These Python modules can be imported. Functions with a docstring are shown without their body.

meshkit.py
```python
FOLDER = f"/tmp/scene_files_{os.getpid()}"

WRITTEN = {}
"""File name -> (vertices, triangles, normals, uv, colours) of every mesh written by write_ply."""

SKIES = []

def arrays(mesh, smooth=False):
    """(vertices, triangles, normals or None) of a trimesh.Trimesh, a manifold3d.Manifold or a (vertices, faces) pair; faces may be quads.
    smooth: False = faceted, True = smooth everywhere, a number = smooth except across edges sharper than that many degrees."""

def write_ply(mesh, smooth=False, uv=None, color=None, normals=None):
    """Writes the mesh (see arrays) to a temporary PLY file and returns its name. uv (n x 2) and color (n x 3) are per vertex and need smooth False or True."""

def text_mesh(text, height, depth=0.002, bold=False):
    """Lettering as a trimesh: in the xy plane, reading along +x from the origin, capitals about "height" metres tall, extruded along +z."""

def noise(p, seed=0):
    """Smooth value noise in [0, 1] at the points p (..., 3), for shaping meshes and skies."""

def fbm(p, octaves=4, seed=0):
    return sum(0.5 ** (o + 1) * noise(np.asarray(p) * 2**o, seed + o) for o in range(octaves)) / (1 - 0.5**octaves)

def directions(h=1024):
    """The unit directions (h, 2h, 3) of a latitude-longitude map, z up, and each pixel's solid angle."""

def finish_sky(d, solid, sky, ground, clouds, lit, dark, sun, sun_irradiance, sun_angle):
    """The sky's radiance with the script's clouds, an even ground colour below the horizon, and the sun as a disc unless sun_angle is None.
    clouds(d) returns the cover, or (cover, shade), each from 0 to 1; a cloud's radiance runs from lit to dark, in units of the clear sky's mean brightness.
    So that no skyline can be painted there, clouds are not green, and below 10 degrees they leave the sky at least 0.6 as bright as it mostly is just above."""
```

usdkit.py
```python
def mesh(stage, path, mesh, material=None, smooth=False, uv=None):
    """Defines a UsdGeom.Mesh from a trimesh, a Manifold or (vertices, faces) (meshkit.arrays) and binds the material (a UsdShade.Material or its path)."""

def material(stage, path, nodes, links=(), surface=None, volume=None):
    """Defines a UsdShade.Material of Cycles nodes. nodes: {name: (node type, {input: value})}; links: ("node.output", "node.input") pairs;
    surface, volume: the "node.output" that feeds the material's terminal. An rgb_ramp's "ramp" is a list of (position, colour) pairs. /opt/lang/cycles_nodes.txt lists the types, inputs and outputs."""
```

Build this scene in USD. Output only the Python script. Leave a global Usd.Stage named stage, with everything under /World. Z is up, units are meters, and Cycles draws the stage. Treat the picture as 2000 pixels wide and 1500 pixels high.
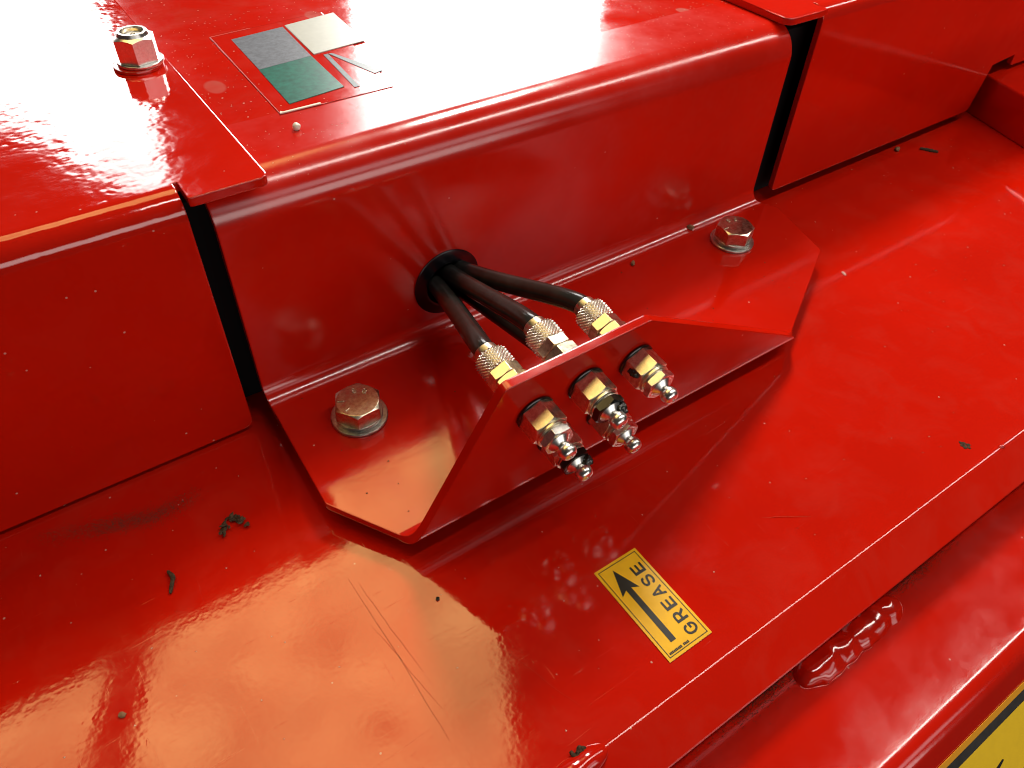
import math, random
import numpy as np, trimesh, usdkit, meshkit
import manifold3d as m3
from shapely.geometry import Polygon, box as sbox, Point
from shapely import affinity
from pxr import Usd, UsdGeom, UsdLux, UsdShade, Gf, Sdf

random.seed(7); rng = np.random.default_rng(7)
S = 0.26                      # metres per working unit (the camera stands one unit above the deck)
stage = Usd.Stage.CreateInMemory()
UsdGeom.SetStageUpAxis(stage, UsdGeom.Tokens.z); UsdGeom.SetStageMetersPerUnit(stage, 1.0)
UsdGeom.Xform.Define(stage, '/World'); UsdGeom.Scope.Define(stage, '/World/Looks')

# ------------------------------------------------------------------ camera
RT, DN, FW = (0.82359575, -0.56650145, 0.02767926), (-0.38576307, -0.59527298, -0.70486661), (0.41578467, 0.56984751, -0.70879964)
cam = UsdGeom.Camera.Define(stage, '/World/camera')
cam.AddTransformOp().Set(Gf.Matrix4d(*RT, 0, *[-v for v in DN], 0, *[-v for v in FW], 0, 0, 0, S, 1))
cam.CreateHorizontalApertureAttr(36.0); cam.CreateVerticalApertureAttr(27.0)
cam.CreateFocalLengthAttr(1485.24 / 2000 * 36); cam.CreateClippingRangeAttr(Gf.Vec2f(0.01, 100))
cam.CreateExposureAttr(-0.36)

# ------------------------------------------------------------------ light: a dim shed, a warm roof light, door openings behind and to the right
def dome():
    d = UsdLux.DomeLight.Define(stage, '/World/sky'); d.CreateIntensityAttr(1.0)
    m = usdkit.material(stage, '/World/Looks/sky_light', {'b': ('background_shader', {'color': (0.55, 0.5, 0.48), 'strength': 0.05})}, surface='b.background')
    UsdShade.MaterialBindingAPI.Apply(d.GetPrim()).Bind(m)
    p = d.GetPrim(); p.SetCustomDataByKey('kind', 'structure'); p.SetCustomDataByKey('label', 'dim even light of the surroundings')
dome()
def rect(name, c, toward, up, w, h, rgb, k):
    c = np.array(c, float); z = c - np.array(toward, float); z /= np.linalg.norm(z)
    x = np.cross(up, z); x /= np.linalg.norm(x); y = np.cross(z, x)
    l = UsdLux.RectLight.Define(stage, '/World/' + name)
    l.AddTransformOp().Set(Gf.Matrix4d(*x, 0, *y, 0, *z, 0, *(c * S), 1))
    l.CreateWidthAttr(w * S); l.CreateHeightAttr(h * S); l.CreateIntensityAttr(k); l.CreateColorAttr(Gf.Vec3f(*rgb))
    return l
WARM = (1.0, 0.68, 0.24)
rect('door_light', (13.2, 20, 6.6), (13.2, 0, 6.6), (0, 0, 1), 8.8, 13.4, (1, 0.98, 0.95), 17.0)
rect('front_light_001', (1.0, -14, 3.1), (1.0, 0, 3.1), (0, 0, 1), 18.0, 4.4, (1.0, 0.95, 0.9), 3.3)
rect('ridge_light', (4.8, -0.36, 4.6), (4.8, -0.36, 0), (0, 1, 0), 8.6, 0.28, (1.0, 0.93, 0.84), 28.0)
rect('front_light', (8.2, -14, 9.4), (8.2, 0, 9.4), (0, 0, 1), 10.0, 4.4, (1.0, 0.95, 0.95), 1.9)
rect('back_light', (2.4, 2.6, 3.2), (2.6, 0.4, 0), (0, 0, 1), 0.7, 0.7, (1.0, 0.92, 0.82), 112.0)

# ------------------------------------------------------------------ materials
MAT = {}
def mat(name, nodes, links, surface='p.BSDF'):
    MAT[name] = usdkit.material(stage, '/World/Looks/' + name, nodes, links, surface=surface)
    return name
def paint(name, peel=420., dist=6e-6, dust=0.0, spots=0.0, rough=0.07, wav=0.0, scr=0.0, film=0.03, col=(0.55, 0.0085, 0.0012), ior=1.78):
    n = {'g': ('geometry', {}),
         'n1': ('noise_texture', {'scale': peel, 'detail': 1.0, 'roughness': 0.4}),
         'bev': ('bevel', {'radius': 0.0009, 'samples': 6}),
         'b1': ('bump', {'strength': 1.0, 'distance': dist}),
         'tone': ('noise_texture', {'scale': 9.0, 'detail': 3.0}),
         'tr': ('map_range', {'from_min': 0.3, 'from_max': 0.7, 'to_min': 0.88, 'to_max': 1.08}),
         'c0': ('mix_color', {'blend_type': 'multiply', 'fac': 1.0, 'a': col, 'use_clamp': False}),
         'rn': ('noise_texture', {'scale': 30.0, 'detail': 4.0, 'roughness': 0.65}),
         'rr': ('map_range', {'from_min': 0.4, 'from_max': 0.75, 'to_min': rough, 'to_max': rough + 0.10}),
         # fine dust flecks
         'v1': ('voronoi_texture', {'scale': 330.0, 'randomness': 1.0}),
         'vr': ('map_range', {'from_min': 0.10, 'from_max': 0.17, 'to_min': 1.0, 'to_max': 0.0, 'clamp': True}),
         'vc': ('separate_color', {}),
         'vk': ('math', {'math_type': 'less_than', 'value2': dust}),
         'vm': ('math', {'math_type': 'multiply'}),
         'c1': ('mix_color', {'b': (0.62, 0.30, 0.25)}),
         # dried drops
         'mp': ('mapping', {'scale': (1.0, 0.62, 1.0), 'rotation': (0, 0, 0.5)}),
         'nw': ('noise_texture', {'scale': 70.0, 'detail': 2.0}),
         'v2': ('voronoi_texture', {'scale': 62.0, 'randomness': 1.0}),
         'v2r': ('map_range', {'from_min': 0.24, 'from_max': 0.30, 'to_min': 1.0, 'to_max': 0.0, 'clamp': True}),
         'v2c': ('separate_color', {}),
         'v2k': ('math', {'math_type': 'less_than', 'value2': spots}),
         'v2m': ('math', {'math_type': 'multiply'}),
         'v2n': ('math', {'math_type': 'multiply'}),
         'c2': ('mix_color', {'b': (0.50, 0.14, 0.12)}),
         # hairline scratches
         's1m': ('mapping', {'scale': (700.0, 45.0, 100.0), 'rotation': (0, 0, 0.55)}),
         's1': ('noise_texture', {'scale': 1.0, 'detail': 3.0, 'distortion': 1.6}),
         's2m': ('mapping', {'scale': (40.0, 800.0, 100.0), 'rotation': (0, 0, -0.3)}),
         's2': ('noise_texture', {'scale': 1.0, 'detail': 3.0, 'distortion': 1.6}),
         'sa': ('math', {'math_type': 'maximum'}),
         'sr': ('map_range', {'from_min': 0.70, 'from_max': 0.78, 'to_min': 0.0, 'to_max': 1.0, 'clamp': True}),
         'b2': ('bump', {'strength': 1.0, 'distance': 1e-5 * scr, 'invert': True}),
         'sm': ('math', {'math_type': 'multiply', 'value2': 0.35 * scr}),
         'c3': ('mix_color', {'b': (0.62, 0.06, 0.04)}),
         'dn': ('noise_texture', {'scale': 38.0, 'detail': 5.0, 'roughness': 0.6, 'distortion': 0.8}),
         'dr': ('map_range', {'from_min': 0.48, 'from_max': 0.78, 'to_min': 0.0, 'to_max': film, 'clamp': True}),
         'c4': ('mix_color', {'b': (0.42, 0.10, 0.07)}),
         'n3': ('noise_texture', {'scale': 60.0, 'detail': 1.0}),
         'b3': ('bump', {'strength': 1.0, 'distance': wav}),
         'p': ('principled_bsdf', {'ior': ior, 'specular_ior_level': 0.5})}
    l = [('g.position', 'n1.vector'), ('g.position', 'tone.vector'), ('g.position', 'rn.vector'), ('g.position', 'v1.vector'), ('g.position', 'mp.vector'), ('mp.vector', 'v2.vector'),
         ('g.position', 's1m.vector'), ('s1m.vector', 's1.vector'), ('g.position', 's2m.vector'), ('s2m.vector', 's2.vector'), ('g.position', 'n3.vector'), ('g.position', 'nw.vector'),
         ('tone.fac', 'tr.value'), ('tr.result', 'c0.b'), ('rn.fac', 'rr.value'), ('rr.result', 'p.roughness'),
         ('v1.distance', 'vr.value'), ('v1.color', 'vc.color'), ('vc.r', 'vk.value1'), ('vk.value', 'vm.value1'), ('vr.result', 'vm.value2'),
         ('v2.distance', 'v2r.value'), ('v2.color', 'v2c.color'), ('v2c.r', 'v2k.value1'), ('v2k.value', 'v2m.value1'), ('v2r.result', 'v2m.value2'), ('v2m.value', 'v2n.value1'), ('nw.fac', 'v2n.value2'),
         ('c0.result', 'c1.a'), ('vm.value', 'c1.fac'), ('c1.result', 'c2.a'), ('v2n.value', 'c2.fac'), ('c2.result', 'c3.a'), ('sr.result', 'sm.value1'), ('sm.value', 'c3.fac'), ('g.position', 'dn.vector'), ('dn.fac', 'dr.value'), ('dr.result', 'c4.fac'), ('c3.result', 'c4.a'), ('c4.result', 'p.base_color'),
         ('n1.fac', 'b1.height'), ('bev.bevel', 'b3.normal'), ('n3.fac', 'b3.height'), ('b3.normal', 'b1.normal'),
         ('s1.fac', 'sa.value1'), ('s2.fac', 'sa.value2'), ('sa.value', 'sr.value'), ('sr.result', 'b2.height'), ('b1.normal', 'b2.normal'), ('b2.normal', 'p.normal')]
    return mat(name, n, l)
paint('red_paint', dust=0.01, scr=0.3, dist=1.1e-5)
paint('red_paint_wall', dust=0.01, scr=0.3, dist=8e-6, rough=0.15)
paint('red_paint_deck', peel=430., dist=1.6e-5, dust=0.012, scr=1.0, film=0.10, rough=0.05)
paint('red_paint_wavy', peel=240., dist=9e-5, dust=0.05, wav=9e-5, rough=0.05)
paint('red_paint_dusty', peel=420., dist=1.5e-5, dust=0.16, spots=0.20, rough=0.08, film=0.2)
paint('red_paint_weld', peel=300., dist=1e-5, rough=0.05)
def metal(name, col, rough=0.2, brushed=0.0, spots=None):
    n = {'g': ('geometry', {}), 'n': ('noise_texture', {'scale': 350.0, 'detail': 3.0, 'roughness': 0.6}),
         'r': ('map_range', {'from_min': 0.3, 'from_max': 0.75, 'to_min': rough * 0.85, 'to_max': rough * 1.25}),
         't': ('noise_texture', {'scale': 120.0, 'detail': 3.0}),
         'tr': ('rgb_ramp', {'ramp': [(0.30, tuple(c * 0.90 for c in col)), (0.6, col)]}),
         'bev': ('bevel', {'radius': 0.0003, 'samples': 4}),
         'b': ('bump', {'strength': 1.0, 'distance': 4e-6 + brushed}),
         'p': ('principled_bsdf', {'metallic': 1.0})}
    l = [('g.position', 'n.vector'), ('g.position', 't.vector'), ('n.fac', 'r.value'), ('r.result', 'p.roughness'), ('t.fac', 'tr.fac'), ('tr.color', 'p.base_color'),
         ('n.fac', 'b.height'), ('bev.bevel', 'b.normal'), ('b.normal', 'p.normal')]
    return mat(name, n, l)
metal('nickel_steel', (0.86, 0.80, 0.64), 0.27)
metal('bright_steel', (0.88, 0.86, 0.81), 0.26)
metal('yellow_zinc', (0.68, 0.61, 0.48), 0.25)
metal('dull_zinc', (0.55, 0.54, 0.50), 0.3)
def plain(name, col, rough=0.5, spec=0.5, metallic=0.0, var=0.0, scale=200.0, bump=0.0):
    d = tuple(c * (1 - var) for c in col); e = tuple(min(1, c * (1 + var)) for c in col)
    return mat(name, {'g': ('geometry', {}), 'n': ('noise_texture', {'scale': scale, 'detail': 4.0, 'roughness': 0.65}),
                      'r': ('rgb_ramp', {'ramp': [(0.3, d), (0.7, e)]}), 'b': ('bump', {'distance': bump, 'strength': 1.0}),
                      'p': ('principled_bsdf', {'roughness': rough, 'specular_ior_level': spec, 'metallic': metallic})},
               [('g.position', 'n.vector'), ('n.fac', 'r.fac'), ('r.color', 'p.base_color'), ('n.fac', 'b.height'), ('b.normal', 'p.normal')])
plain('black_rubber', (0.004, 0.004, 0.006), 0.22)
plain('black_hose', (0.020, 0.020, 0.019), 0.2, 0.6, var=0.3, scale=120, bump=1e-5)
plain('inner_black', (0.004, 0.004, 0.005), 0.7, 0.2)
plain('grease', (0.006, 0.005, 0.004), 0.18, 0.6, bump=2e-5, scale=600)
plain('label_yellow', (0.88, 0.51, 0.012), 0.28, var=0.06, scale=90)
plain('label_black', (0.012, 0.011, 0.010), 0.35)
plain('label_orange', (0.85, 0.38, 0.02), 0.3)
plain('warning_yellow', (0.95, 0.62, 0.008), 0.45, var=0.03)
plain('warning_black', (0.025, 0.021, 0.019), 0.5, var=0.4, scale=150)
plain('sticker_grey', (0.13, 0.145, 0.18), 0.32, var=0.3, scale=500)
plain('sticker_white', (0.44, 0.46, 0.42), 0.3, var=0.05, scale=300)
plain('sticker_green', (0.006, 0.12, 0.085), 0.28, var=0.35, scale=350)
plain('sticker_dark', (0.035, 0.06, 0.065), 0.3, var=0.4, scale=400)
plain('film_edge', (0.60, 0.12, 0.10), 0.3)
plain('soil', (0.055, 0.036, 0.022), 0.9, 0.2, var=0.6, scale=900, bump=1e-4)
plain('dry_leaf', (0.07, 0.045, 0.026), 0.8, 0.2, var=0.6, scale=700, bump=1e-4)
plain('straw', (0.22, 0.12, 0.06), 0.7, 0.3, var=0.3, scale=400)
plain('pale_dust', (0.62, 0.42, 0.36), 0.8, 0.2)
plain('white_bead', (0.72, 0.68, 0.58), 0.35)
plain('scuffed_paint', (0.50, 0.045, 0.025), 0.12)
mat('clear_film', {'t': ('transparent_bsdf', {'color': (0.97, 0.97, 0.97)}), 'gl': ('glossy_bsdf', {'roughness': 0.06, 'color': (1, 1, 1)}), 'f': ('fresnel', {'IOR': 1.35}), 'm': ('mix_closure', {})},
    [('f.fac', 'm.fac'), ('t.BSDF', 'm.closure1'), ('gl.BSDF', 'm.closure2')], surface='m.closure')

# ------------------------------------------------------------------ scene helpers
COUNT = {}
def numbered(parent, name):
    k = (parent, name); n = COUNT.get(k, 0); COUNT[k] = n + 1
    return f'{parent}/{name}' if n == 0 else f'{parent}/{name}_{n:03d}'
def tag(prim, label=None, cat=None, group=None, kind=None):
    for k, v in (('label', label), ('category', cat), ('group', group), ('kind', kind)):
        if v: prim.SetCustomDataByKey(k, v)
    return prim
def arrays(mesh):
    v, f, _ = meshkit.arrays(mesh, False); return np.asarray(v, float), np.asarray(f, int)
def obj(name, mesh, material, parent=None, smooth=30, label=None):
    """One mesh; its points are given in working units relative to the world; a part is stored relative to its thing's base."""
    par = parent if parent is not None else '/World'
    v, f = arrays(mesh)
    off = np.array(BASE.get(par if par in BASE else par.rsplit('/', 1)[0], (0, 0, 0)), float)
    p = numbered(par, name)
    m = usdkit.mesh(stage, p, trimesh.Trimesh((v - off) * S, f, process=False), MAT[material], smooth=smooth)
    if label: m.GetPrim().SetCustomDataByKey('label', label)
    return p
BASE = {}
def thing(name, label, cat, loc=(0, 0, 0), group=None):
    p = numbered('/World', name)
    x = UsdGeom.Xform.Define(stage, p); x.AddTranslateOp().Set(Gf.Vec3d(*(float(c) * S for c in loc)))
    BASE[p] = loc; tag(x.GetPrim(), label, cat, group)
    return p
def lone(name, mesh, material, label, cat, group=None, kind=None, smooth=30):
    """A thing of one mesh, standing at its own base."""
    v, f = arrays(mesh); c = np.array([v[:, 0].mean(), v[:, 1].mean(), v[:, 2].min()])
    p = numbered('/World', name)
    m = usdkit.mesh(stage, p, trimesh.Trimesh((v - c) * S, f, process=False), MAT[material], smooth=smooth)
    UsdGeom.Xformable(m).AddTranslateOp().Set(Gf.Vec3d(*(c * S))); tag(m.GetPrim(), label, cat, group, kind)
    return p
def cat_m(*ms):
    vs, fs, o = [], [], 0
    for m in ms:
        v, f = arrays(m); vs.append(v); fs.append(f + o); o += len(v)
    return trimesh.Trimesh(np.vstack(vs), np.vstack(fs), process=False)
def xf(m, M):
    v, f = arrays(m); return trimesh.Trimesh(v @ np.asarray(M)[:3, :3].T + np.asarray(M)[:3, 3], f, process=False)
def frame(o, x, y, z):
    M = np.eye(4); M[:3, 0], M[:3, 1], M[:3, 2], M[:3, 3] = x, y, z, o; return M

# ------------------------------------------------------------------ folded sheet metal: an outline in (x, s) laid along a bent profile
class Profile:
    """Polyline in (y, z) with rounded corners; s runs along it."""
    def __init__(self, pts, rad, seg=12):
        P = [np.array(p, float) for p in pts]; out = [P[0]]; self.cuts = []; self.spans = []
        for i in range(1, len(P) - 1):
            a, b = P[i - 1] - P[i], P[i + 1] - P[i]; a /= np.linalg.norm(a); b /= np.linalg.norm(b)
            ang = math.acos(np.clip(a @ b, -1, 1)); t = rad[i - 1] / math.tan(ang / 2); bis = (a + b) / np.linalg.norm(a + b)
            c = P[i] + bis * rad[i - 1] / math.sin(ang / 2); p0, p1 = P[i] + a * t, P[i] + b * t
            u = (p0 - c) / rad[i - 1]; w = (p1 - c) / rad[i - 1]; tot = math.acos(np.clip(u @ w, -1, 1)); sg = np.sign(u[0] * w[1] - u[1] * w[0])
            for k in range(seg + 1):
                th = sg * tot * k / seg
                out.append(c + rad[i - 1] * np.array([u[0] * math.cos(th) - u[1] * math.sin(th), u[0] * math.sin(th) + u[1] * math.cos(th)]))
            self.spans.append((len(out) - seg - 1, len(out) - 1))
        out.append(P[-1]); self.p = np.array(out); d = np.linalg.norm(np.diff(self.p, axis=0), axis=1); self.s = np.r_[0, np.cumsum(d)]
        dirs = np.diff(self.p, axis=0) / d[:, None]; dv = np.vstack([dirs[0], dirs[:-1] + dirs[1:], dirs[-1]])
        for a, b in self.spans:      # exact tangents where an arc meets a straight
            dv[a] = dirs[a - 1]; dv[b] = dirs[b]
        self.n = np.stack([dv[:, 1], -dv[:, 0]], 1); self.n /= np.linalg.norm(self.n, axis=1)[:, None]
    def at(self, s):
        y, z = np.interp(s, self.s, self.p[:, 0]), np.interp(s, self.s, self.p[:, 1]); n = np.stack([np.interp(s, self.s, self.n[:, i]) for i in (0, 1)], -1)
        return y, z, n / np.linalg.norm(n, axis=-1, keepdims=True)
    def s_of_y(self, y, a, b):       # s on the straight between corner spans a and b (indices of spans)
        i0 = self.spans[a][1] if a >= 0 else 0; i1 = self.spans[b][0] if b < len(self.spans) else len(self.p) - 1
        yy = (self.p[i0, 0], self.p[i1, 0]); return self.s[i0] + (y - yy[0]) / (yy[1] - yy[0]) * (self.s[i1] - self.s[i0])
def sheet(prof, poly, t, extra=(), flat=None, cell=0.25):
    """(vertices, faces, face s) of a sheet of thickness t whose visible face follows the profile; flat(x) tells which x keep to the first straight."""
    cuts = sorted(set(np.round(prof.s, 9)) | set(extra)); s0, s1 = poly.bounds[1], poly.bounds[3]
    cuts = [s0 - 1] + [c for c in cuts if s0 < c < s1] + [s1 + 1]
    V, F, key = [], [], {}
    def vid(x, y):
        k = (round(x, 7), round(y, 7))
        if k not in key: key[k] = len(V); V.append(k)
        return key[k]
    for a, b in zip(cuts[:-1], cuts[1:]):
        g = poly.intersection(sbox(-50, a, 50, b))
        for q in getattr(g, 'geoms', [g]):
            if q.geom_type != 'Polygon' or q.area < 1e-9: continue
            v, f = trimesh.creation.triangulate_polygon(q, engine='earcut')
            ids = [vid(*p) for p in v]
            for tri in f:
                w = [ids[i] for i in tri]
                if len(set(w)) < 3: continue
                A = np.array([V[i] for i in w]); 
                if np.cross(A[1] - A[0], A[2] - A[0]) < 0: w = w[::-1]
                F.append(w)
    V, F = np.array(V), np.array(F)
    x, s = V[:, 0], V[:, 1]; y, z, n = prof.at(s)
    if flat is not None:
        k = flat(x); y = np.where(k, prof.p[0, 0] - s, y); z = np.where(k, prof.p[0, 1], z); n = np.where(k[:, None], np.array([0.0, 1.0]), n)
    top = np.stack([x, y, z], 1); bot = top - t * np.stack([0 * x, n[:, 0], n[:, 1]], 1); N = len(V)
    e = np.sort(np.vstack([F[:, [0, 1]], F[:, [1, 2]], F[:, [2, 0]]]), axis=1); de = np.vstack([F[:, [0, 1]], F[:, [1, 2]], F[:, [2, 0]]])
    _, inv, cnt = np.unique(e, axis=0, return_inverse=True, return_counts=True); bd = de[cnt[inv] == 1]
    # is (x, s) right-handed seen from the visible side?  x cross ds = visible normal: s runs towards -y, so x cross (-y) = -z: flip
    up = F[:, ::-1]; dn = F + N
    side = np.vstack([np.stack([bd[:, 0], bd[:, 1], bd[:, 1] + N], 1), np.stack([bd[:, 0], bd[:, 1] + N, bd[:, 0] + N], 1)])
    fs = np.vstack([up, dn, side]); verts = np.vstack([top, bot]); smid = np.r_[s, s][fs].mean(1)
    return verts, fs, smid
def split(verts, faces, mask):
    f = faces[mask]; u, inv = np.unique(f, return_inverse=True); return trimesh.Trimesh(verts[u], inv.reshape(f.shape), process=False)
def rounded(pts, r, r_in=None):
    p = Polygon(pts); p = p.buffer(-r, quad_segs=6).buffer(r, quad_segs=6)
    return p.buffer(r_in, quad_segs=6).buffer(-r_in, quad_segs=6) if r_in else p

# ================================================================== LAMPS OF THE SHED: raked roof lights and a gable opening
def lamp_panel(name, pts, rgb, k, label):
    m = name + '_glow'
    mat(m, {'g': ('geometry', {}), 'n': ('noise_texture', {'scale': 3.6, 'detail': 5.0, 'roughness': 0.65}), 'nr': ('map_range', {'from_min': 0.3, 'from_max': 0.7, 'to_min': 0.55 * k, 'to_max': 1.32 * k}), 'e': ('emission', {'color': rgb}), 'd': ('diffuse_bsdf', {'color': (0.3, 0.3, 0.3)}), 'm': ('mix_closure', {})}, [('g.position', 'n.vector'), ('n.fac', 'nr.value'), ('nr.result', 'e.strength'), ('g.backfacing', 'm.fac'), ('e.emission', 'm.closure1'), ('d.BSDF', 'm.closure2')], surface='m.closure') if m not in MAT else None
    V = np.array(pts, float); lone(name, trimesh.Trimesh(V, [(0, i, i + 1) for i in range(1, len(V) - 1)], process=False), m, label, 'lamp', smooth=False)
def roof_panel(xa, xb, label, h=5.2):      # far edge along x at y = 8.25, sides raked
    lamp_panel('roof_light', [(xa, 8.25, 11.5), (xb, 8.25, 11.5), (xb - 0.5 * h, 8.25 - h, 11.5), (xa - 0.5 * h, 8.25 - h, 11.5)], WARM, 4.8, label)
roof_panel(-1.3, 5.2, 'warm translucent roof light high over the machine')
roof_panel(-5.2, -2.1, 'warm translucent roof light high to the left of the machine')
lamp_panel('gable_light', [(2.1, 20, 4.0), (3.2, 20, 8.0), (2.9, 20, 12.0), (0.07, 20, 8.4), (-1.5, 20, 7.2), (-6, 20, 6.4), (-6, 20, 4.0)], (1, 0.98, 0.95), 11.0, 'daylight in the gable opening behind the machine')

def hexa(r, h, z=0.0, rot=0.0): return m3.Manifold.cylinder(h, r, r, 6).rotate((0, 0, rot)).translate((0, 0, z))
def rb(x0, y0, z0, x1, y1, z1, r=0.004):
    return m3.Manifold.batch_hull([m3.Manifold.sphere(r, 12).translate((x, y, z)) for x in (x0 + r, x1 - r) for y in (y0 + r, y1 - r) for z in (z0 + r, z1 - r)])
# ================================================================== THE DECK
T = 0.0135
dk = thing('machine_deck', 'broad glossy red painted steel deck with a turned-down front edge', 'machine deck', (0.7, 0.7, 0))
pr = Profile([(2.6, 0), (0.2075, 0), (0.1472, -0.0265)], [0.015], 8)
v, f, sm = sheet(pr, sbox(-2.0, 0, 4.5, pr.s[-1]), T, extra=(2.3,))
obj('deck_plate', split(v, f, sm < 2.3), 'red_paint_deck', dk); obj('front_lip', split(v, f, sm >= 2.3), 'red_paint_deck', dk)
pl = Profile([(0.36, -0.09), (-0.022, -0.09), (-0.20, -0.318)], [0.040], 10)
v, f, sm = sheet(pl, sbox(-1.2, 0, 3.2, pl.s[-1]), T, extra=(0.34, 0.43))
obj('lower_plate', split(v, f, sm < 0.34), 'red_paint', dk); obj('lower_front_face', split(v, f, sm >= 0.34), 'red_paint', dk)
def bead(x0, x1, y, z, ry, rz, seed, lump=0.25, taper=0.14):
    n, m = 90, 26; P = np.zeros((n, m, 3))
    for i in range(n):
        u = i / (n - 1); end = min(1, math.sqrt(max(0, 1 - (max(0, (taper - u) / taper)) ** 2)), math.sqrt(max(0, 1 - (max(0, (u - 1 + taper) / taper)) ** 2)))
        for j in range(m):
            th = math.pi * j / (m - 1); P[i, j] = (x0 + (x1 - x0) * u, y - ry * end * math.cos(th), z + rz * end * math.sin(th))
    q = P.reshape(-1, 3); k = 2 * (meshkit.noise(q * 38, seed) - 0.5) + (meshkit.noise(q * 60, seed + 1) - 0.5)
    rip = 0.045 * np.sin(q[:, 0] * 170 + 3 * meshkit.noise(q * 20, seed + 2))
    c = np.stack([q[:, 0], np.full(len(q), y), np.full(len(q), z)], 1); q = c + (q - c) * (1 + lump * k + rip)[:, None]
    q[:, 2] = np.maximum(q[:, 2], z - 0.004); F = []
    for i in range(n - 1):
        for j in range(m - 1):
            a, b, c_, d = i * m + j, (i + 1) * m + j, (i + 1) * m + j + 1, i * m + j + 1; F += [(a, b, c_), (a, c_, d)]
    return trimesh.Trimesh(q, np.array(F), process=False)
obj('weld_bead', bead(0.640, 0.880, 0.138, -0.092, 0.026, 0.024, 3, 0.22, 0.16), 'red_paint_weld', dk, smooth=True)
obj('seam_plate', rb(-1.2, 0.185, -0.0895, 3.2, 0.199, -0.0190, 0.002), 'red_paint', dk)
obj('weld_bead', bead(0.06, 0.322, 0.207, -0.004, 0.018, 0.016, 9, 0.2, 0.2), 'red_paint_weld', dk, smooth=True)
# long hairline scratches on the deck
def strip(pts, w, z):
    P = np.array(pts, float); d = np.diff(P, axis=0); d = np.vstack([d, d[-1]]); d /= np.linalg.norm(d, axis=1)[:, None]; nrm = np.stack([-d[:, 1], d[:, 0]], 1)
    k = np.linspace(-1, 1, len(P)); ww = w * (1 - 0.8 * np.abs(k) ** 3); L, R = P + nrm * ww[:, None] / 2, P - nrm * ww[:, None] / 2
    V = np.vstack([np.c_[L, np.full(len(P), z)], np.c_[R, np.full(len(P), z)]]); n = len(P); F = []
    for i in range(n - 1): F += [(i, n + i, n + i + 1), (i, n + i + 1, i + 1)]
    return trimesh.Trimesh(V, np.array(F), process=False)
def wobble(a, b, n=14, amp=0.002):
    a, b = np.array(a), np.array(b); t = np.linspace(0, 1, n)[:, None]; return a + (b - a) * t + rng.normal(0, amp, (n, 2)).cumsum(0) * 0.3
SCR = [strip(wobble(a, b), w * 0.28, 0.0009) for a, b, w in (((0.156, 0.603), (0.166, 0.325), 0.0032), ((0.166, 0.59), (0.178, 0.42), 0.0022), ((0.40, 0.541), (0.72, 0.527), 0.0022),
      ((0.15, 0.52), (0.176, 0.36), 0.0016), ((0.28, 0.40), (0.33, 0.26), 0.0010), ((0.75, 0.34), (0.82, 0.30), 0.0030))]
for q in SCR: obj('scratch', q, 'scuffed_paint', dk, smooth=False)

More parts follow.
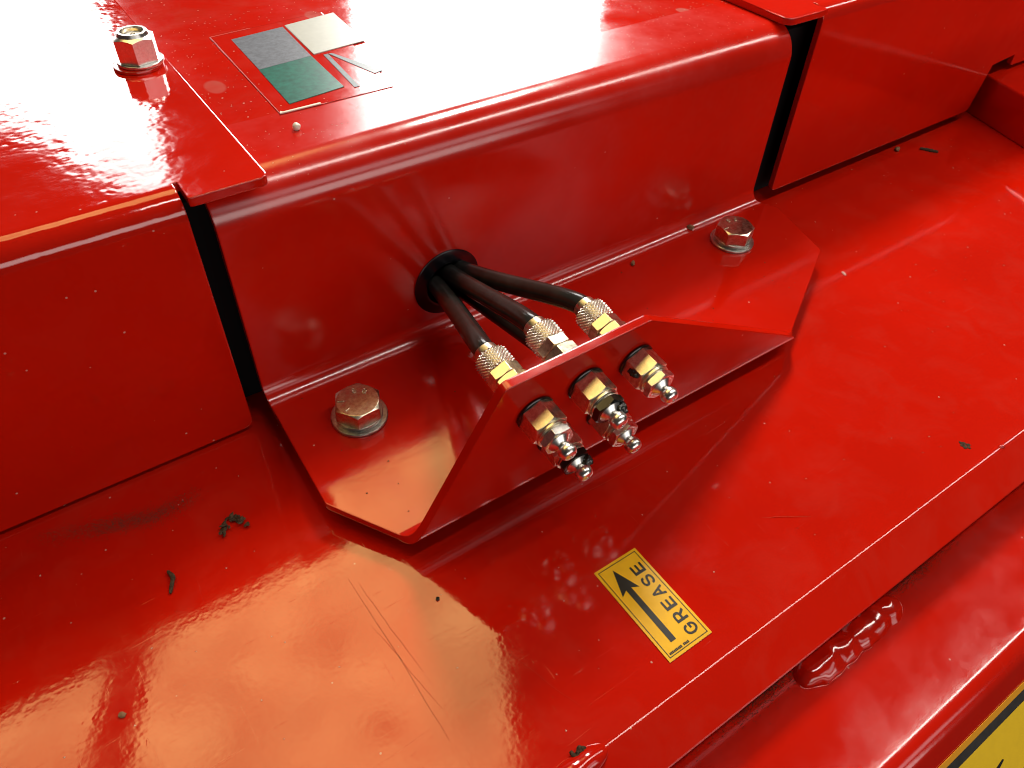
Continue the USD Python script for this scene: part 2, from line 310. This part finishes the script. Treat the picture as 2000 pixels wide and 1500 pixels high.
# ================================================================== CENTRAL HOSE COVER: one sheet with top, wall, flange and upstanding tab
TH = math.radians(7.0)
yf = 0.575 + T                                            # visible (back) face of the tab at its foot
zf = 0.0375
tabtop = (yf - math.sin(TH) * 0.30, zf + math.cos(TH) * 0.30)
pc = Profile([(2.2, 0.44), (0.965, 0.44), (0.965, zf + (0.965 - yf) * 0.0384), (yf, zf), tabtop], [0.064, 0.030, 0.020], 14)
s_wall0, s_wall1 = pc.s[pc.spans[0][1]], pc.s[pc.spans[1][0]]
s_fl0, s_fl1 = pc.s[pc.spans[1][1]], pc.s[pc.spans[2][0]]
s_tab0 = pc.s[pc.spans[2][1]]; s_fold = 0.5 * (s_fl1 + s_tab0); s_end = pc.s[-1]
sy = lambda y: pc.s_of_y(y, 1, 2)
hs = lambda h: s_tab0 - 0.018 + h                         # height on the tab -> s
out = [(0.184, 0.0), (1.381, 0.0), (1.381, s_fl0 - 0.014), (1.395, s_fl0 + 0.008), (1.409, s_fl0 + 0.03), (1.366, sy(0.742)), (1.095, s_fold), (1.060, hs(0.03)), (0.627, hs(0.291)), (0.385, hs(0.289)), (0.271, hs(0.028)), (0.252, s_fold), (0.1775, sy(0.712)), (0.184, s_fl0 + 0.02)]
body = rounded(out, 0.014, 0.006)
corner = Polygon([(1.25, sy(0.80)), (1.45, sy(0.80)), (1.45, s_fl0 + 0.005), (1.25, s_fl0 + 0.005)])
GX, GZ = 0.548, 0.150                                     # the grommet's hole in the wall
gs = s_wall0 + (pc.at(np.array([s_wall0]))[1][0] - GZ)
body = body.difference(Point(GX, gs).buffer(0.052, quad_segs=10))
cc = thing('hose_cover', 'red cover with front wall, bolted flange and upright tab holding the grease fittings', 'cover', (0.78, 0.9, 0.03))
c1, c2, c3 = 0.5 * (pc.s[pc.spans[0][0]] + s_wall0), s_fl0, s_fold
v, f, sm = sheet(pc, body, T, extra=(1.05, s_wall0 + 0.006, s_fl0 + 0.004, s_fl1 - 0.004))
a, b = s_wall0 + 0.006, s_fl0 + 0.004
obj('top_panel', split(v, f, sm < 1.05), 'red_paint_dusty', cc); obj('front_wall', split(v, f, (sm >= 1.05) & (sm < b)), 'red_paint_wall', cc)
obj('mounting_flange', split(v, f, (sm >= b) & (sm < s_fl1 - 0.004)), 'red_paint', cc); obj('fitting_tab', split(v, f, sm >= s_fl1 - 0.004), 'red_paint', cc)

# ================================================================== LEFT AND RIGHT COVERS with the straps that lap over the middle one
ZT = 0.455
lc = thing('end_cover', 'red end cover with wavy glossy top at the left, a nut on its top', 'cover', (-0.6, 1.2, 0.01))
pL = Profile([(2.2, ZT), (0.958, ZT), (0.958, 0.008)], [0.036], 14)
s0 = pL.s[pL.spans[0][0]]; XL = 0.152
main = rounded([(-1.6, 0), (XL, 0), (XL, pL.s[-1]), (-1.6, pL.s[-1])], 0.016)
main = main.union(sbox(XL - 0.1, 0, XL, 0.5))
strap = rounded([(XL - 0.05, -0.2), (0.268, -0.2), (0.268, 2.2 - 0.950), (XL + 0.003, 2.2 - 0.950), (XL - 0.05, 1.0)], 0.012).intersection(sbox(XL, 0, 3, 3))
slit = sbox(XL - 0.0001, s0 - 0.004, XL + 0.006, 4)
v, f, sm = sheet(pL, main.union(strap).difference(slit), T, extra=(s0 - 0.004, 1.0), flat=lambda x: x > XL + 0.001)
obj('cover_panel', split(v, f, np.ones(len(f), bool)), 'red_paint_wavy', lc)
rc = thing('end_cover', 'red end cover at the upper right with a notched lower corner', 'cover', (1.9, 1.2, 0.03))
pR = Profile([(2.2, ZT), (0.985, ZT), (0.985, 0.028)], [0.030], 14)
XR = 1.483; sE = pR.s[-1]; szR = lambda z: sE - (z - 0.028)
mainR = Polygon([(XR, 0), (3.6, 0), (3.6, szR(0.13)), (2.455, szR(0.13)), (2.452, szR(0.163)), (2.345, szR(0.155)), (2.322, sE), (XR, sE)])
mainR = mainR.buffer(-0.012, quad_segs=5).buffer(0.012, quad_segs=5).union(sbox(XR, 0, XR + 0.1, 0.5))
sR0 = pR.s[pR.spans[0][0]]
strapR = rounded([(1.36, -0.3), (XR + 0.1, -0.3), (XR + 0.1, 1.15), (XR - 0.003, 2.2 - 0.978), (1.36, 2.2 - 0.978)], 0.022).intersection(sbox(0, 0, XR, 3))
slitR = sbox(XR - 0.004, sR0 - 0.002, XR + 0.0001, 4)
v, f, sm = sheet(pR, mainR.union(strapR).difference(slitR), T, extra=(sR0 - 0.002, 1.0), flat=lambda x: x < XR - 0.0005)
obj('cover_panel', split(v, f, np.ones(len(f), bool)), 'red_paint', rc)
lone('inner_housing', rb(-1.4, 1.03, 0.004, 3.2, 1.9, 0.405), 'inner_black', 'black inner housing seen through the dark gaps between the red covers', 'housing')
# the block beyond the right cover
ang = math.degrees(math.atan2(0.787 - 1.013, 2.304 - 2.375)) + 90
blk = rb(0, -0.9, 0.0, 0.7, 0.30, 0.118, 0.006)
lone('frame_block', blk.rotate((0, 0, ang)).translate((2.378, 1.02, 0)), 'red_paint', 'red raised frame block standing on the deck behind the notched cover corner', 'frame block')

# ================================================================== GROMMET, FITTINGS, HOSES
def lathe(prof, n=48):
    P = np.array(prof, float); th = np.linspace(0, 2 * np.pi, n, endpoint=False)
    V = np.stack([P[:, None, 0] * np.cos(th), P[:, None, 0] * np.sin(th), np.repeat(P[:, 1:2], n, 1)], -1).reshape(-1, 3); F = []
    for i in range(len(P) - 1):
        for j in range(n):
            a, b, c, d = i * n + j, i * n + (j + 1) % n, (i + 1) * n + (j + 1) % n, (i + 1) * n + j; F += [(a, b, c), (a, c, d)]
    return trimesh.Trimesh(V, np.array(F), process=False)
Mg = frame((GX, 0.965, GZ), (1, 0, 0), (0, 0, 1), (0, -1, 0))
lone('cable_grommet', xf(lathe([(0.051, -0.03), (0.051, 0.0), (0.066, 0.0005), (0.0668, 0.003), (0.065, 0.0045), (0.057, 0.0065), (0.050, 0.0085), (0.0475, 0.0092), (0.0450, 0.0092), (0.0435, 0.0080), (0.0425, 0.003), (0.0425, -0.05)], 64), Mg), 'black_rubber',
     'black rubber grommet in the red wall where the hoses come out', 'grommet', smooth=40)
dn = np.array([0, -math.cos(TH), -math.sin(TH)]); up = np.array([0, -math.sin(TH), math.cos(TH)]); ex = np.array([1.0, 0, 0])
B0 = np.array([0, 0.575, 0.035])
def hexnut(rc, o0, o1, ch0, ch1, rot):
    """hexagon from o0 to o1 along +z, its corners turned off at the ends"""
    c = m3.Manifold.revolve(m3.CrossSection([[(0, o0), (rc - ch0, o0), (rc + 0.0005, o0 + ch0 * 0.55), (rc + 0.0005, o1 - ch1 * 0.55), (rc - ch1, o1), (0, o1)]]), 48)
    return hexa(rc, o1 - o0, o0, rot) ^ c
def knurl(r, o0, o1, n=25, m=6):
    """diamond knurling: a grid of small pyramids"""
    V, F = [], []; N = n * 2; Mz = m * 2
    for i in range(Mz + 1):
        for j in range(N):
            e = min(i, Mz - i); rr = r + (0.0014 if (i + j) % 2 == 0 else -0.0024); rr -= 0.002 if e == 0 else 0.0
            th = 2 * math.pi * j / N; V.append((rr * math.cos(th), rr * math.sin(th), o0 + (o1 - o0) * i / Mz))
    for i in range(Mz):
        for j in range(N):
            a, b, c, d = i * N + j, i * N + (j + 1) % N, (i + 1) * N + (j + 1) % N, (i + 1) * N + j
            F += [(a, b, c), (a, c, d)] if (i + j) % 2 else [(a, b, d), (b, c, d)]
    for i, fl in ((0, 1), (Mz, 0)):
        k = len(V); V.append((0, 0, o0 + (o1 - o0) * i / Mz))
        for j in range(N):
            t = (i * N + j, i * N + (j + 1) % N, k); F.append(t[::-1] if fl else t)
    return trimesh.Trimesh(np.array(V), np.array(F), process=False)
def fitting(x, h, rot, label, grp, dirty=0.0, rot2=15, rotr=26):
    x -= 0.007; h += 0.003
    o = B0 + x * ex + h * up; t = thing('grease_fitting', label, 'grease fitting', tuple(o), grp)
    M = frame(o, ex, up, dn)
    P = lambda n, m, mt, sm=30, lb=None: obj(n, xf(m, M), mt, t, sm, lb)
    P('lock_washer', lathe([(0.0, 0.001), (0.0285, 0.001), (0.0297, 0.002), (0.0297, 0.0035), (0.0285, 0.0045), (0.0, 0.0045)], 40), 'grease')
    P('front_hex', hexnut(0.0288, 0.0046, 0.0395, 0.001, 0.0055, rot), 'nickel_steel', 20)
    P('collar', lathe([(0.0, 0.0396), (0.0238, 0.0396), (0.0245, 0.0408), (0.0245, 0.0440), (0.0215, 0.0446), (0.0205, 0.0470), (0.0, 0.0470)], 40), 'nickel_steel')
    P('nipple_hex', hexnut(0.0250, 0.0471, 0.0585, 0.0030, 0.0030, rot + rot2), 'grease' if dirty > 0.9 else 'bright_steel', 20)
    DB = 0.0152
    ball = [(0.0175, 0.0586), (0.0165, 0.0592), (0.0100, 0.0645), (0.0086, 0.0660)] + [(0.0130 * math.sin(a), 0.0755 - 0.0130 * math.cos(a)) for a in np.linspace(0.8, 2.15, 14)] + [(0.0090, 0.0842), (0.0045, 0.0855), (0.0028, 0.0856), (0.0022, 0.0844), (0.0, 0.0842)]
    P('nipple', lathe(ball, 40), 'bright_steel', 24)
    b = -T
    P('rear_hex', hexnut(0.0285, b - 0.046, b - 0.0008, 0.004, 0.001, rotr), 'nickel_steel', 20)
    P('gland_nut', hexnut(0.0265, b - 0.065, b - 0.0480, 0.0012, 0.004, rotr + 2), 'nickel_steel', 20)
    P('knurled_ring', knurl(0.0255, b - 0.097, b - 0.0652), 'bright_steel', False)
    P('hose_sleeve', lathe([(0.0, b - 0.0975), (0.0195, b - 0.0975), (0.0180, b - 0.1105), (0.0170, b - 0.1115), (0.0, b - 0.1115)], 36), 'nickel_steel')
    if dirty:
        g = trimesh.creation.icosphere(3, 1.0); q = np.asarray(g.vertices).copy(); k = meshkit.noise(q * 2.5 + x * 40, 5)[:, None]
        q = q * (0.7 + 0.6 * k) * np.array([0.0085, 0.0045, 0.010]); q += np.array([-0.0225, 0.0085, 0.024]) if dirty < 0.9 else np.array([0.012, 0.008, 0.064])
        obj('grease_smear', xf(trimesh.Trimesh(q, g.faces, process=False), M), 'grease', t, True, 'black grease smeared on the fitting')
    return o
FIT = [(0.4470, 0.2060, 26, 'leftmost of the upper row of grease fittings, clean brassy hexagon, ball nipple in front', 0, 27, 26),
       (0.5320, 0.2165, 26, 'grease fitting at the middle of the upper row, grimy behind its ball nipple', 0.95, 2, 52),
       (0.6260, 0.2120, 26, 'rightmost grease fitting of the row, a blot of black grease on its hexagon', 0.5, 3, 28),
       (0.4946, 0.1155, 40, 'lower left grease fitting, half hidden under the leftmost upper one', 0.95, 10, 30),
       (0.5863, 0.1175, 12, 'lower right grease fitting, under the middle upper one', 0, 12, 40)]
ORG = [fitting(x, h, r, lb, 'grease fittings through the red tab', d, r2, rr) for x, h, r, lb, d, r2, rr in FIT]
def tube(pts, r, n=20):
    P = np.array(pts, float); d = np.gradient(P, axis=0); d /= np.linalg.norm(d, axis=1)[:, None]; u = np.cross(d[0], [0, 0, 1.0]); u /= np.linalg.norm(u); V, F = [], []
    for i in range(len(P)):
        u = u - d[i] * (u @ d[i]); u /= np.linalg.norm(u); w = np.cross(d[i], u)
        for j in range(n):
            th = 2 * math.pi * j / n; V.append(P[i] + r * (math.cos(th) * u + math.sin(th) * w))
    for i in range(len(P) - 1):
        for j in range(n):
            a, b, c, e = i * n + j, i * n + (j + 1) % n, (i + 1) * n + (j + 1) % n, (i + 1) * n + j; F += [(a, b, c), (a, c, e)]
    return trimesh.Trimesh(np.array(V), np.array(F), process=False)
def bez(a, b, c, d, n=36):
    t = np.linspace(0, 1, n)[:, None]; a, b, c, d = map(np.array, (a, b, c, d)); return a * (1 - t) ** 3 + 3 * b * t * (1 - t) ** 2 + 3 * c * t * t * (1 - t) + d * t ** 3
HO = [((-0.017, -0.004), 0.10, 0.04, 'black plastic hose bending down to the leftmost upper fitting'), ((0.004, 0.012), 0.10, 0.04, 'black plastic hose to the middle upper fitting, topmost of the bundle'),
      ((0.018, 0.013), 0.10, 0.04, 'black plastic hose curving right to the rightmost fitting'), ((-0.006, -0.020), 0.10, 0.04, 'black plastic hose lying lowest on the left, to the lower left fitting'), ((0.014, -0.012), 0.10, 0.04, 'black plastic hose just beneath the middle one, to the lower right fitting')]
for o, ((gx, gz), k0, k1, lb) in zip(ORG, HO):
    st = np.array([GX + gx, 1.03, GZ + gz]); en = o - dn * (T + 0.105)
    lone('grease_hose', tube(bez(st, st + np.array([0, -k0, 0]), en - dn * k1, en), 0.0162), 'black_hose', lb, 'hose', 'black grease hoses', smooth=True)

# ================================================================== BOLTS AND NUT
def on_flange(y): return zf + (y - yf) * 0.0384
FN = np.array([0, -0.0384, 1.0]); FN /= np.linalg.norm(FN); FY = np.cross(FN, ex)
def bolt(x, y, rot, label):
    o = np.array([x, y, on_flange(y)]); t = thing('flange_bolt', label, 'bolt', tuple(o), 'hexagon bolts on the flange'); M = frame(o, ex, FY, FN)
    obj('washer', xf(lathe([(0.0, 0.0003), (0.0465, 0.0003), (0.0475, 0.002), (0.0475, 0.0055), (0.046, 0.0068), (0.0, 0.0068)], 56), M), 'dull_zinc', t)
    obj('spring_washer', xf(lathe([(0.0, 0.0069), (0.0385, 0.0069), (0.0395, 0.008), (0.0395, 0.0125), (0.0385, 0.0135), (0.0, 0.0135)], 56), M), 'dull_zinc', t)
    hd = obj('head', xf(hexnut(0.0410, 0.0136, 0.042, 0.001, 0.0062, rot), M), 'yellow_zinc', t, 18)
    def mark(txt, a, r, hh):
        m = meshkit.text_mesh(txt, hh * 1.0, 0.0016); vv = np.asarray(m.vertices); vv = vv - [vv[:, 0].mean(), vv[:, 1].mean(), 0]
        a = math.radians(a); e1 = np.array([math.sin(a), -math.cos(a), 0]); e2 = np.array([math.cos(a), math.sin(a), 0])
        vv = vv[:, :1] * e1 + vv[:, 1:2] * e2 + vv[:, 2:] * np.array([0, 0, 1]) + e2 * r + np.array([0, 0, 0.0417])
        obj('stamped_mark', xf(trimesh.Trimesh(vv, m.faces, process=False), M), 'yellow_zinc', hd, False)
    mark('8', rot + 75, 0.022, 0.010); mark('8', rot + 28, 0.022, 0.010)
    mark('l', rot + 150, 0.023, 0.012); mark('l', rot + 200, 0.022, 0.009)
def done(): pass
bolt(0.300, 0.842, 4, 'flange bolt near the left end of the flange, stamped hexagon head')
bolt(1.2155, 0.868, 22, 'flange bolt at the right end of the flange, dull dusty head')
nt = thing('lock_nut', 'steel lock nut with washers on a threaded stud on the left cover top', 'nut', (0.2260, 1.398, ZT))
Mn = frame((0.2260, 1.398, ZT), (0.86, 0, 0), (0, 0.86, 0), (0, 0, 0.86))
obj('washer', xf(lathe([(0.0, 0.0003), (0.046, 0.0003), (0.0465, 0.002), (0.046, 0.0065), (0.0, 0.007)], 48), Mn @ frame((-0.006, 0.0, 0), ex, (0, 1, 0), (0, 0, 1))), 'red_paint', nt, label='red painted flat washer')
obj('washer', xf(lathe([(0.0, 0.0072), (0.0425, 0.0072), (0.0435, 0.009), (0.0435, 0.012), (0.0425, 0.0135), (0.0, 0.0135)], 48), Mn), 'bright_steel', nt)
nb = hexnut(0.0395, 0.0136, 0.060, 0.0025, 0.011, 12) + m3.Manifold.cylinder(0.012, 0.0315, 0.027, 48).translate((0, 0, 0.054)) - m3.Manifold.cylinder(0.04, 0.0215, 0.0215, 40).translate((0, 0, 0.048))
obj('nut_body', xf(nb, Mn), 'bright_steel', nt, 25)
obj('stud', xf(m3.Manifold.cylinder(0.056, 0.0195, 0.0195, 36) + m3.Manifold.cylinder(0.004, 0.0195, 0.0150, 36).translate((0, 0, 0.056)) - m3.Manifold.cylinder(0.01, 0.004, 0.007, 20).translate((0, 0, 0.0565)), Mn), 'yellow_zinc', nt)

# ================================================================== STICKERS
def plate(pts, z0, z1):
    return xf(trimesh.creation.extrude_polygon(Polygon(pts) if not hasattr(pts, 'geom_type') else pts, z1 - z0, engine='earcut'), frame((0, 0, z0), ex, (0, 1, 0), (0, 0, 1)))
LX0, LX1, LY0, LY1 = 0.4628, 0.5430, 0.2430, 0.4085
gl = thing('grease_label', 'yellow sticker reading GREASE with a black arrow on the deck', 'sticker', (0.503, 0.326, 0))
lab = sbox(LX0, LY0, LX1, LY1)
obj('backing', plate(lab, 0.0006, 0.0016), 'label_yellow', gl)
inn = lab.buffer(-0.0042, join_style=2); obj('border_line', plate(inn.difference(inn.buffer(-0.0011, join_style=2)), 0.0017, 0.0020), 'label_black', gl)
ax = 0.4890; hw = 0.0048
obj('arrow', plate([(ax - hw, 0.264), (ax + hw, 0.264), (ax + hw, 0.360), (ax + 0.0160, 0.354), (ax, 0.3965), (ax - 0.0160, 0.354), (ax - hw, 0.360)], 0.0017, 0.0020), 'label_black', gl)
txt = 'GREASE'; yy = 0.2560
for i, ch in enumerate(txt):
    m = meshkit.text_mesh(ch, 0.0190, 0.0004, bold=True); vv = np.asarray(m.vertices); w = 0.0165
    sc = w / (vv[:, 0].max() - vv[:, 0].min()); vv = vv - [vv[:, 0].min(), 0, 0]; vv = vv * [sc, 1, 1]
    q = np.stack([0.5318 - vv[:, 1], yy + vv[:, 0], 0.0017 + vv[:, 2]], 1); yy += w + 0.0062
    obj('letter_' + ch.lower(), trimesh.Trimesh(q, m.faces, process=False), 'label_black', gl, False)
small = [sbox(0.4705 + 0.0026 * i, 0.2502, 0.4705 + 0.0026 * i + 0.0020, 0.2502 + (0.0036 if i % 3 else 0.0030)) for i in range(14) if i not in (9,)]
from shapely.ops import unary_union
obj('small_print', cat_m(*[plate(q, 0.0017, 0.0020) for q in small]), 'label_black', gl, False)
ZC = 0.44
sk = thing('square_sticker', 'worn clear sticker printed with grey, white and green blocks on the cover top', 'sticker', (0.5, 1.32, ZC))
film = Polygon([(0.370, 1.496), (0.361, 1.140), (0.560, 1.140), (0.600, 1.512)])
obj('film', plate(film, ZC + 0.0004, ZC + 0.0010), 'red_paint_dusty', sk)
fe = film.difference(film.buffer(-0.0011, join_style=2)).intersection(unary_union([sbox(0.3, 1.12, 0.372, 1.45), sbox(0.3, 1.12, 0.44, 1.16), sbox(0.37, 1.47, 0.45, 1.53)]))
obj('film_edge', cat_m(*[plate(g, ZC + 0.0011, ZC + 0.0014) for g in getattr(fe, 'geoms', [fe])]), 'film_edge', sk)
obj('peeled_corner', cat_m(plate([(0.3605, 1.1405), (0.3640, 1.1480), (0.3670, 1.1440), (0.430, 1.1440), (0.4300, 1.1395)], ZC + 0.0015, ZC + 0.0030)), 'white_bead', sk)
obj('grey_block', plate([(0.4005, 1.4645), (0.3945, 1.314), (0.4945, 1.3235), (0.5040, 1.4755)], ZC + 0.0011, ZC + 0.0019), 'sticker_grey', sk)
obj('white_block', plate([(0.5095, 1.4785), (0.5010, 1.3265), (0.607, 1.337), (0.6170, 1.4937)], ZC + 0.0011, ZC + 0.0026), 'sticker_white', sk)
obj('green_block', plate([(0.3938, 1.3125), (0.3868, 1.1656), (0.4887, 1.1790), (0.4942, 1.3222)], ZC + 0.0011, ZC + 0.0022), 'sticker_green', sk)
obj('dark_wedge', plate([(0.5150, 1.317), (0.5235, 1.3165), (0.512, 1.168), (0.503, 1.168)], ZC + 0.0011, ZC + 0.0019), 'sticker_dark', sk)
obj('dark_wedge', plate([(0.5245, 1.3165), (0.5310, 1.316), (0.575, 1.205), (0.557, 1.200)], ZC + 0.0011, ZC + 0.0019), 'sticker_dark', sk)
# yellow warning sticker on the lower front face
d0 = np.array([0, -0.178, -0.228]); d0 /= np.linalg.norm(d0); nF = np.array([0, -d0[2] * -1, 0]); nF = np.cross(ex, -d0); nF = nF if nF[2] > 0 else -nF
wo = np.array([0.586, -0.0511, -0.1273])
def face_plate(poly, z0, z1): return xf(trimesh.creation.extrude_polygon(poly, z1 - z0, engine='earcut'), frame(wo, ex, -d0, np.cross(ex, -d0)))
def fp(poly, z0, z1):
    m = trimesh.creation.extrude_polygon(poly, z1 - z0, engine='earcut'); q = np.asarray(m.vertices).copy(); q[:, 2] += z0
    return xf(trimesh.Trimesh(q, m.faces, process=False), frame(wo, ex, -d0, nF))
ws = thing('warning_sticker', 'large yellow warning sticker with black frame on the lowest red edge', 'sticker', tuple(wo))
st_ = sbox(0, -0.18, 1.1, 0.0)
obj('backing', fp(st_, 0.0006, 0.0014), 'label_orange', ws)
fr = st_.buffer(-0.0105, join_style=2); obj('black_frame', fp(fr.difference(fr.buffer(-0.0165, join_style=2)), 0.0015, 0.0019), 'warning_black', ws)
obj('yellow_field', fp(fr.buffer(-0.0167, join_style=2), 0.0015, 0.0019), 'warning_yellow', ws)
obj('black_mark', fp(Polygon([(0.2801, -0.0800), (0.2835, -0.0830), (0.2600, -0.0930), (0.2560, -0.1250), (0.2100, -0.1250), (0.2420, -0.0880)]), 0.0020, 0.0024), 'label_black', ws)

# ================================================================== DIRT AND SMALL THINGS
def lump(c, size, seed, sub=2, rough=0.7):
    g = trimesh.creation.icosphere(sub, 1.0); q = np.asarray(g.vertices); k = meshkit.noise(q * 1.8 + seed * 7.3, seed)[:, None]
    q = q * (1 - rough / 2 + rough * k) * np.array(size); q[:, 2] += size[2] * 0.8
    a = seed * 1.7; R = np.array([[math.cos(a), -math.sin(a), 0], [math.sin(a), math.cos(a), 0], [0, 0, 1]])
    return trimesh.Trimesh(q @ R.T + np.array(c), g.faces, process=False)
# the crumbled leaf
fl = []
for k in range(42):
    u = rng.uniform(-1, 1); c = np.array([0.048 + 0.021 * u, 0.784 + 0.010 - 0.022 * u * u + rng.normal(0, 0.005), 0.001 + abs(rng.normal(0, 0.004))])
    fl.append(lump(c, (rng.uniform(0.002, 0.006), rng.uniform(0.0015, 0.0035), rng.uniform(0.001, 0.002)), k + 1, 1, 1.0))
lone('crumbled_leaf', cat_m(*fl), 'dry_leaf', 'dark crumbled dry leaf lying on the deck left of the flange', 'leaf litter')
def twig(pts, r, seed, n=7):
    P = np.array(pts, float); t = np.linspace(0, 1, 12); q = np.stack([np.interp(t, np.linspace(0, 1, len(P)), P[:, i]) for i in range(3)], 1); m = tube(q, 1.0, n); V = np.asarray(m.vertices).copy()
    for i in range(12):
        s_ = r * (0.45 + 0.55 * math.sin(math.pi * (i + 0.7) / 12.4)); V[i * n:(i + 1) * n] = q[i] + (V[i * n:(i + 1) * n] - q[i]) * s_ * (0.8 + 0.4 * rng.random())
    return trimesh.Trimesh(V, m.faces, process=False)
lone('twig', twig([(-0.058, 0.757, 0.004), (-0.054, 0.742, 0.006), (-0.066, 0.720, 0.002)], 0.0034, 1), 'dry_leaf', 'short dark twig on the deck in front of the left cover', 'twig')
lone('straw_bit', twig([(2.05, 0.945, 0.003), (2.075, 0.905, 0.003)], 0.0045, 2), 'dry_leaf', 'thin dark straw on the deck below the right cover', 'straw')
lone('crumb', lump((1.99, 0.975, 0), (0.010, 0.006, 0.005), 4), 'straw', 'small brown crumb on the deck beneath the right cover', 'crumb')
lone('crumb', lump((1.166, 0.948, 0.053), (0.008, 0.006, 0.005), 5), 'straw', 'brown crumb lodged in the wall fold left of the right flange bolt', 'crumb')
lone('crumb', lump((0.972, 0.918, 0.0505), (0.008, 0.004, 0.003), 6), 'straw', 'pale brown crumb on the flange behind the tab', 'crumb')
lone('crumb', lump((-0.169, 0.583, 0), (0.005, 0.0038, 0.002), 7), 'straw', 'flat brown crumb on the deck at the lower left', 'crumb')
lone('crumb', lump((0.2484, 0.5015, 0), (0.003, 0.0024, 0.002), 8), 'label_black', 'tiny black crumb on the deck below the flange corner', 'crumb')
lone('white_bead', lump((0.3634, 1.0824, ZC), (0.006, 0.006, 0.006), 9, 3, 0.2), 'white_bead', 'tiny white paint bead on the cover top below the square sticker', 'paint bead')
lone('white_fleck', lump((1.397, 0.6875, 0), (0.007, 0.0035, 0.002), 10), 'pale_dust', 'pale fleck on the deck right of the flange', 'fleck')
lone('paint_drip', lump((1.2222, 0.2085, -0.004), (0.007, 0.004, 0.004), 11, 3, 0.3), 'red_paint_weld', 'small glossy red paint drip on the deck front edge at the far right', 'paint drip')
lone('dirt_smudge', cat_m(*[lump((1.170 + rng.normal(0, 0.006), 0.244 + rng.normal(0, 0.006), -0.0005), (0.004, 0.003, 0.001), k, 1) for k in range(9)]), 'soil', 'small brown smudge on the deck near the right end of the front edge', 'dirt')
lone('plug_of_dirt', cat_m(*[lump((0.289 + rng.normal(0, 0.006), 0.2185 + rng.normal(0, 0.0026), 0.003), (0.004, 0.003, 0.003), k + 3, 1) for k in range(16)]), 'soil', 'plug of brown dirt at the weld end on the deck edge, bottom of the picture', 'dirt')
def grains(n, fn, size, seed):
    r = np.random.default_rng(seed); V, F = [], []
    base = np.array([(1, 0, 0), (-0.5, 0.87, 0), (-0.5, -0.87, 0), (0, 0, 0.8)])
    for i in range(n):
        p = fn(r); 
        if p is None: continue
        s_ = size * r.uniform(0.4, 1.6); a = r.uniform(0, 6.28); R = np.array([[math.cos(a), -math.sin(a), 0], [math.sin(a), math.cos(a), 0], [0, 0, 1]])
        k = len(V); V += list((base * [s_ * r.uniform(0.7, 1.6), s_, s_ * 0.6]) @ R.T + np.array(p)); F += [(k, k + 1, k + 3), (k + 1, k + 2, k + 3), (k + 2, k, k + 3)]
    return trimesh.Trimesh(np.array(V), np.array(F), process=False)
def streak(r):
    t = r.beta(2.2, 1.8); P = np.array([(-0.22, 0.932), (-0.13, 0.895), (-0.045, 0.868), (0.03, 0.872)]); x = np.interp(t, [0, .33, .7, 1], P[:, 0]); y = np.interp(t, [0, .33, .7, 1], P[:, 1]); return (x + r.normal(0, 0.004), y + r.normal(0, 0.010), 0.0002)
lone('dust_streak', grains(4200, streak, 0.0005, 1), 'soil', 'streak of brown dust on the deck under the left cover', 'dust', kind='stuff', smooth=False)
def lipdirt(r):
    x = r.choice([r.normal(0.59, 0.05), r.normal(0.94, 0.06), r.uniform(0.3, 1.5)], p=[0.4, 0.4, 0.2]); return (x, 0.158 - abs(r.normal(0, 0.009)), -0.0897 + abs(r.normal(0, 0.003)))
lone('caked_dirt', grains(3600, lipdirt, 0.0006, 2), 'soil', 'caked brown dirt along the seam under the deck lip, around the weld', 'dirt', kind='stuff', smooth=False)
def deckdust(r):
    x, y = r.uniform(-0.5, 2.2), r.uniform(0.25, 1.0); 
    return None if (0.15 < x < 1.42 and 0.56 < y) else (x, y, 0.0002)
lone('pale_grit', grains(260, deckdust, 0.0011, 3), 'pale_dust', 'pale grit scattered over the red deck', 'grit', kind='stuff', smooth=False)
def topdust(r):
    x, y = r.uniform(0.28, 1.40), r.uniform(0.98, 1.6); y_, z_, _ = pc.at(np.array([2.2 - y])); return (x, max(y, 0.975), ZC - (0.064 - math.sqrt(max(0, 0.064 ** 2 - max(0, 1.029 - y) ** 2))) + 0.0001)
lone('pale_grit', grains(1300, topdust, 0.0008, 4), 'pale_dust', 'pale grit scattered over the dusty middle cover top', 'grit', kind='stuff', smooth=False)
def flangedust(r):
    x, y = r.uniform(0.22, 1.35), r.uniform(0.62, 0.93); return (x, y, on_flange(y) + 0.0002)
lone('fine_specks', grains(60, flangedust, 0.0013, 5), 'soil', 'fine dark specks on the bolted flange', 'grit', kind='stuff', smooth=False)
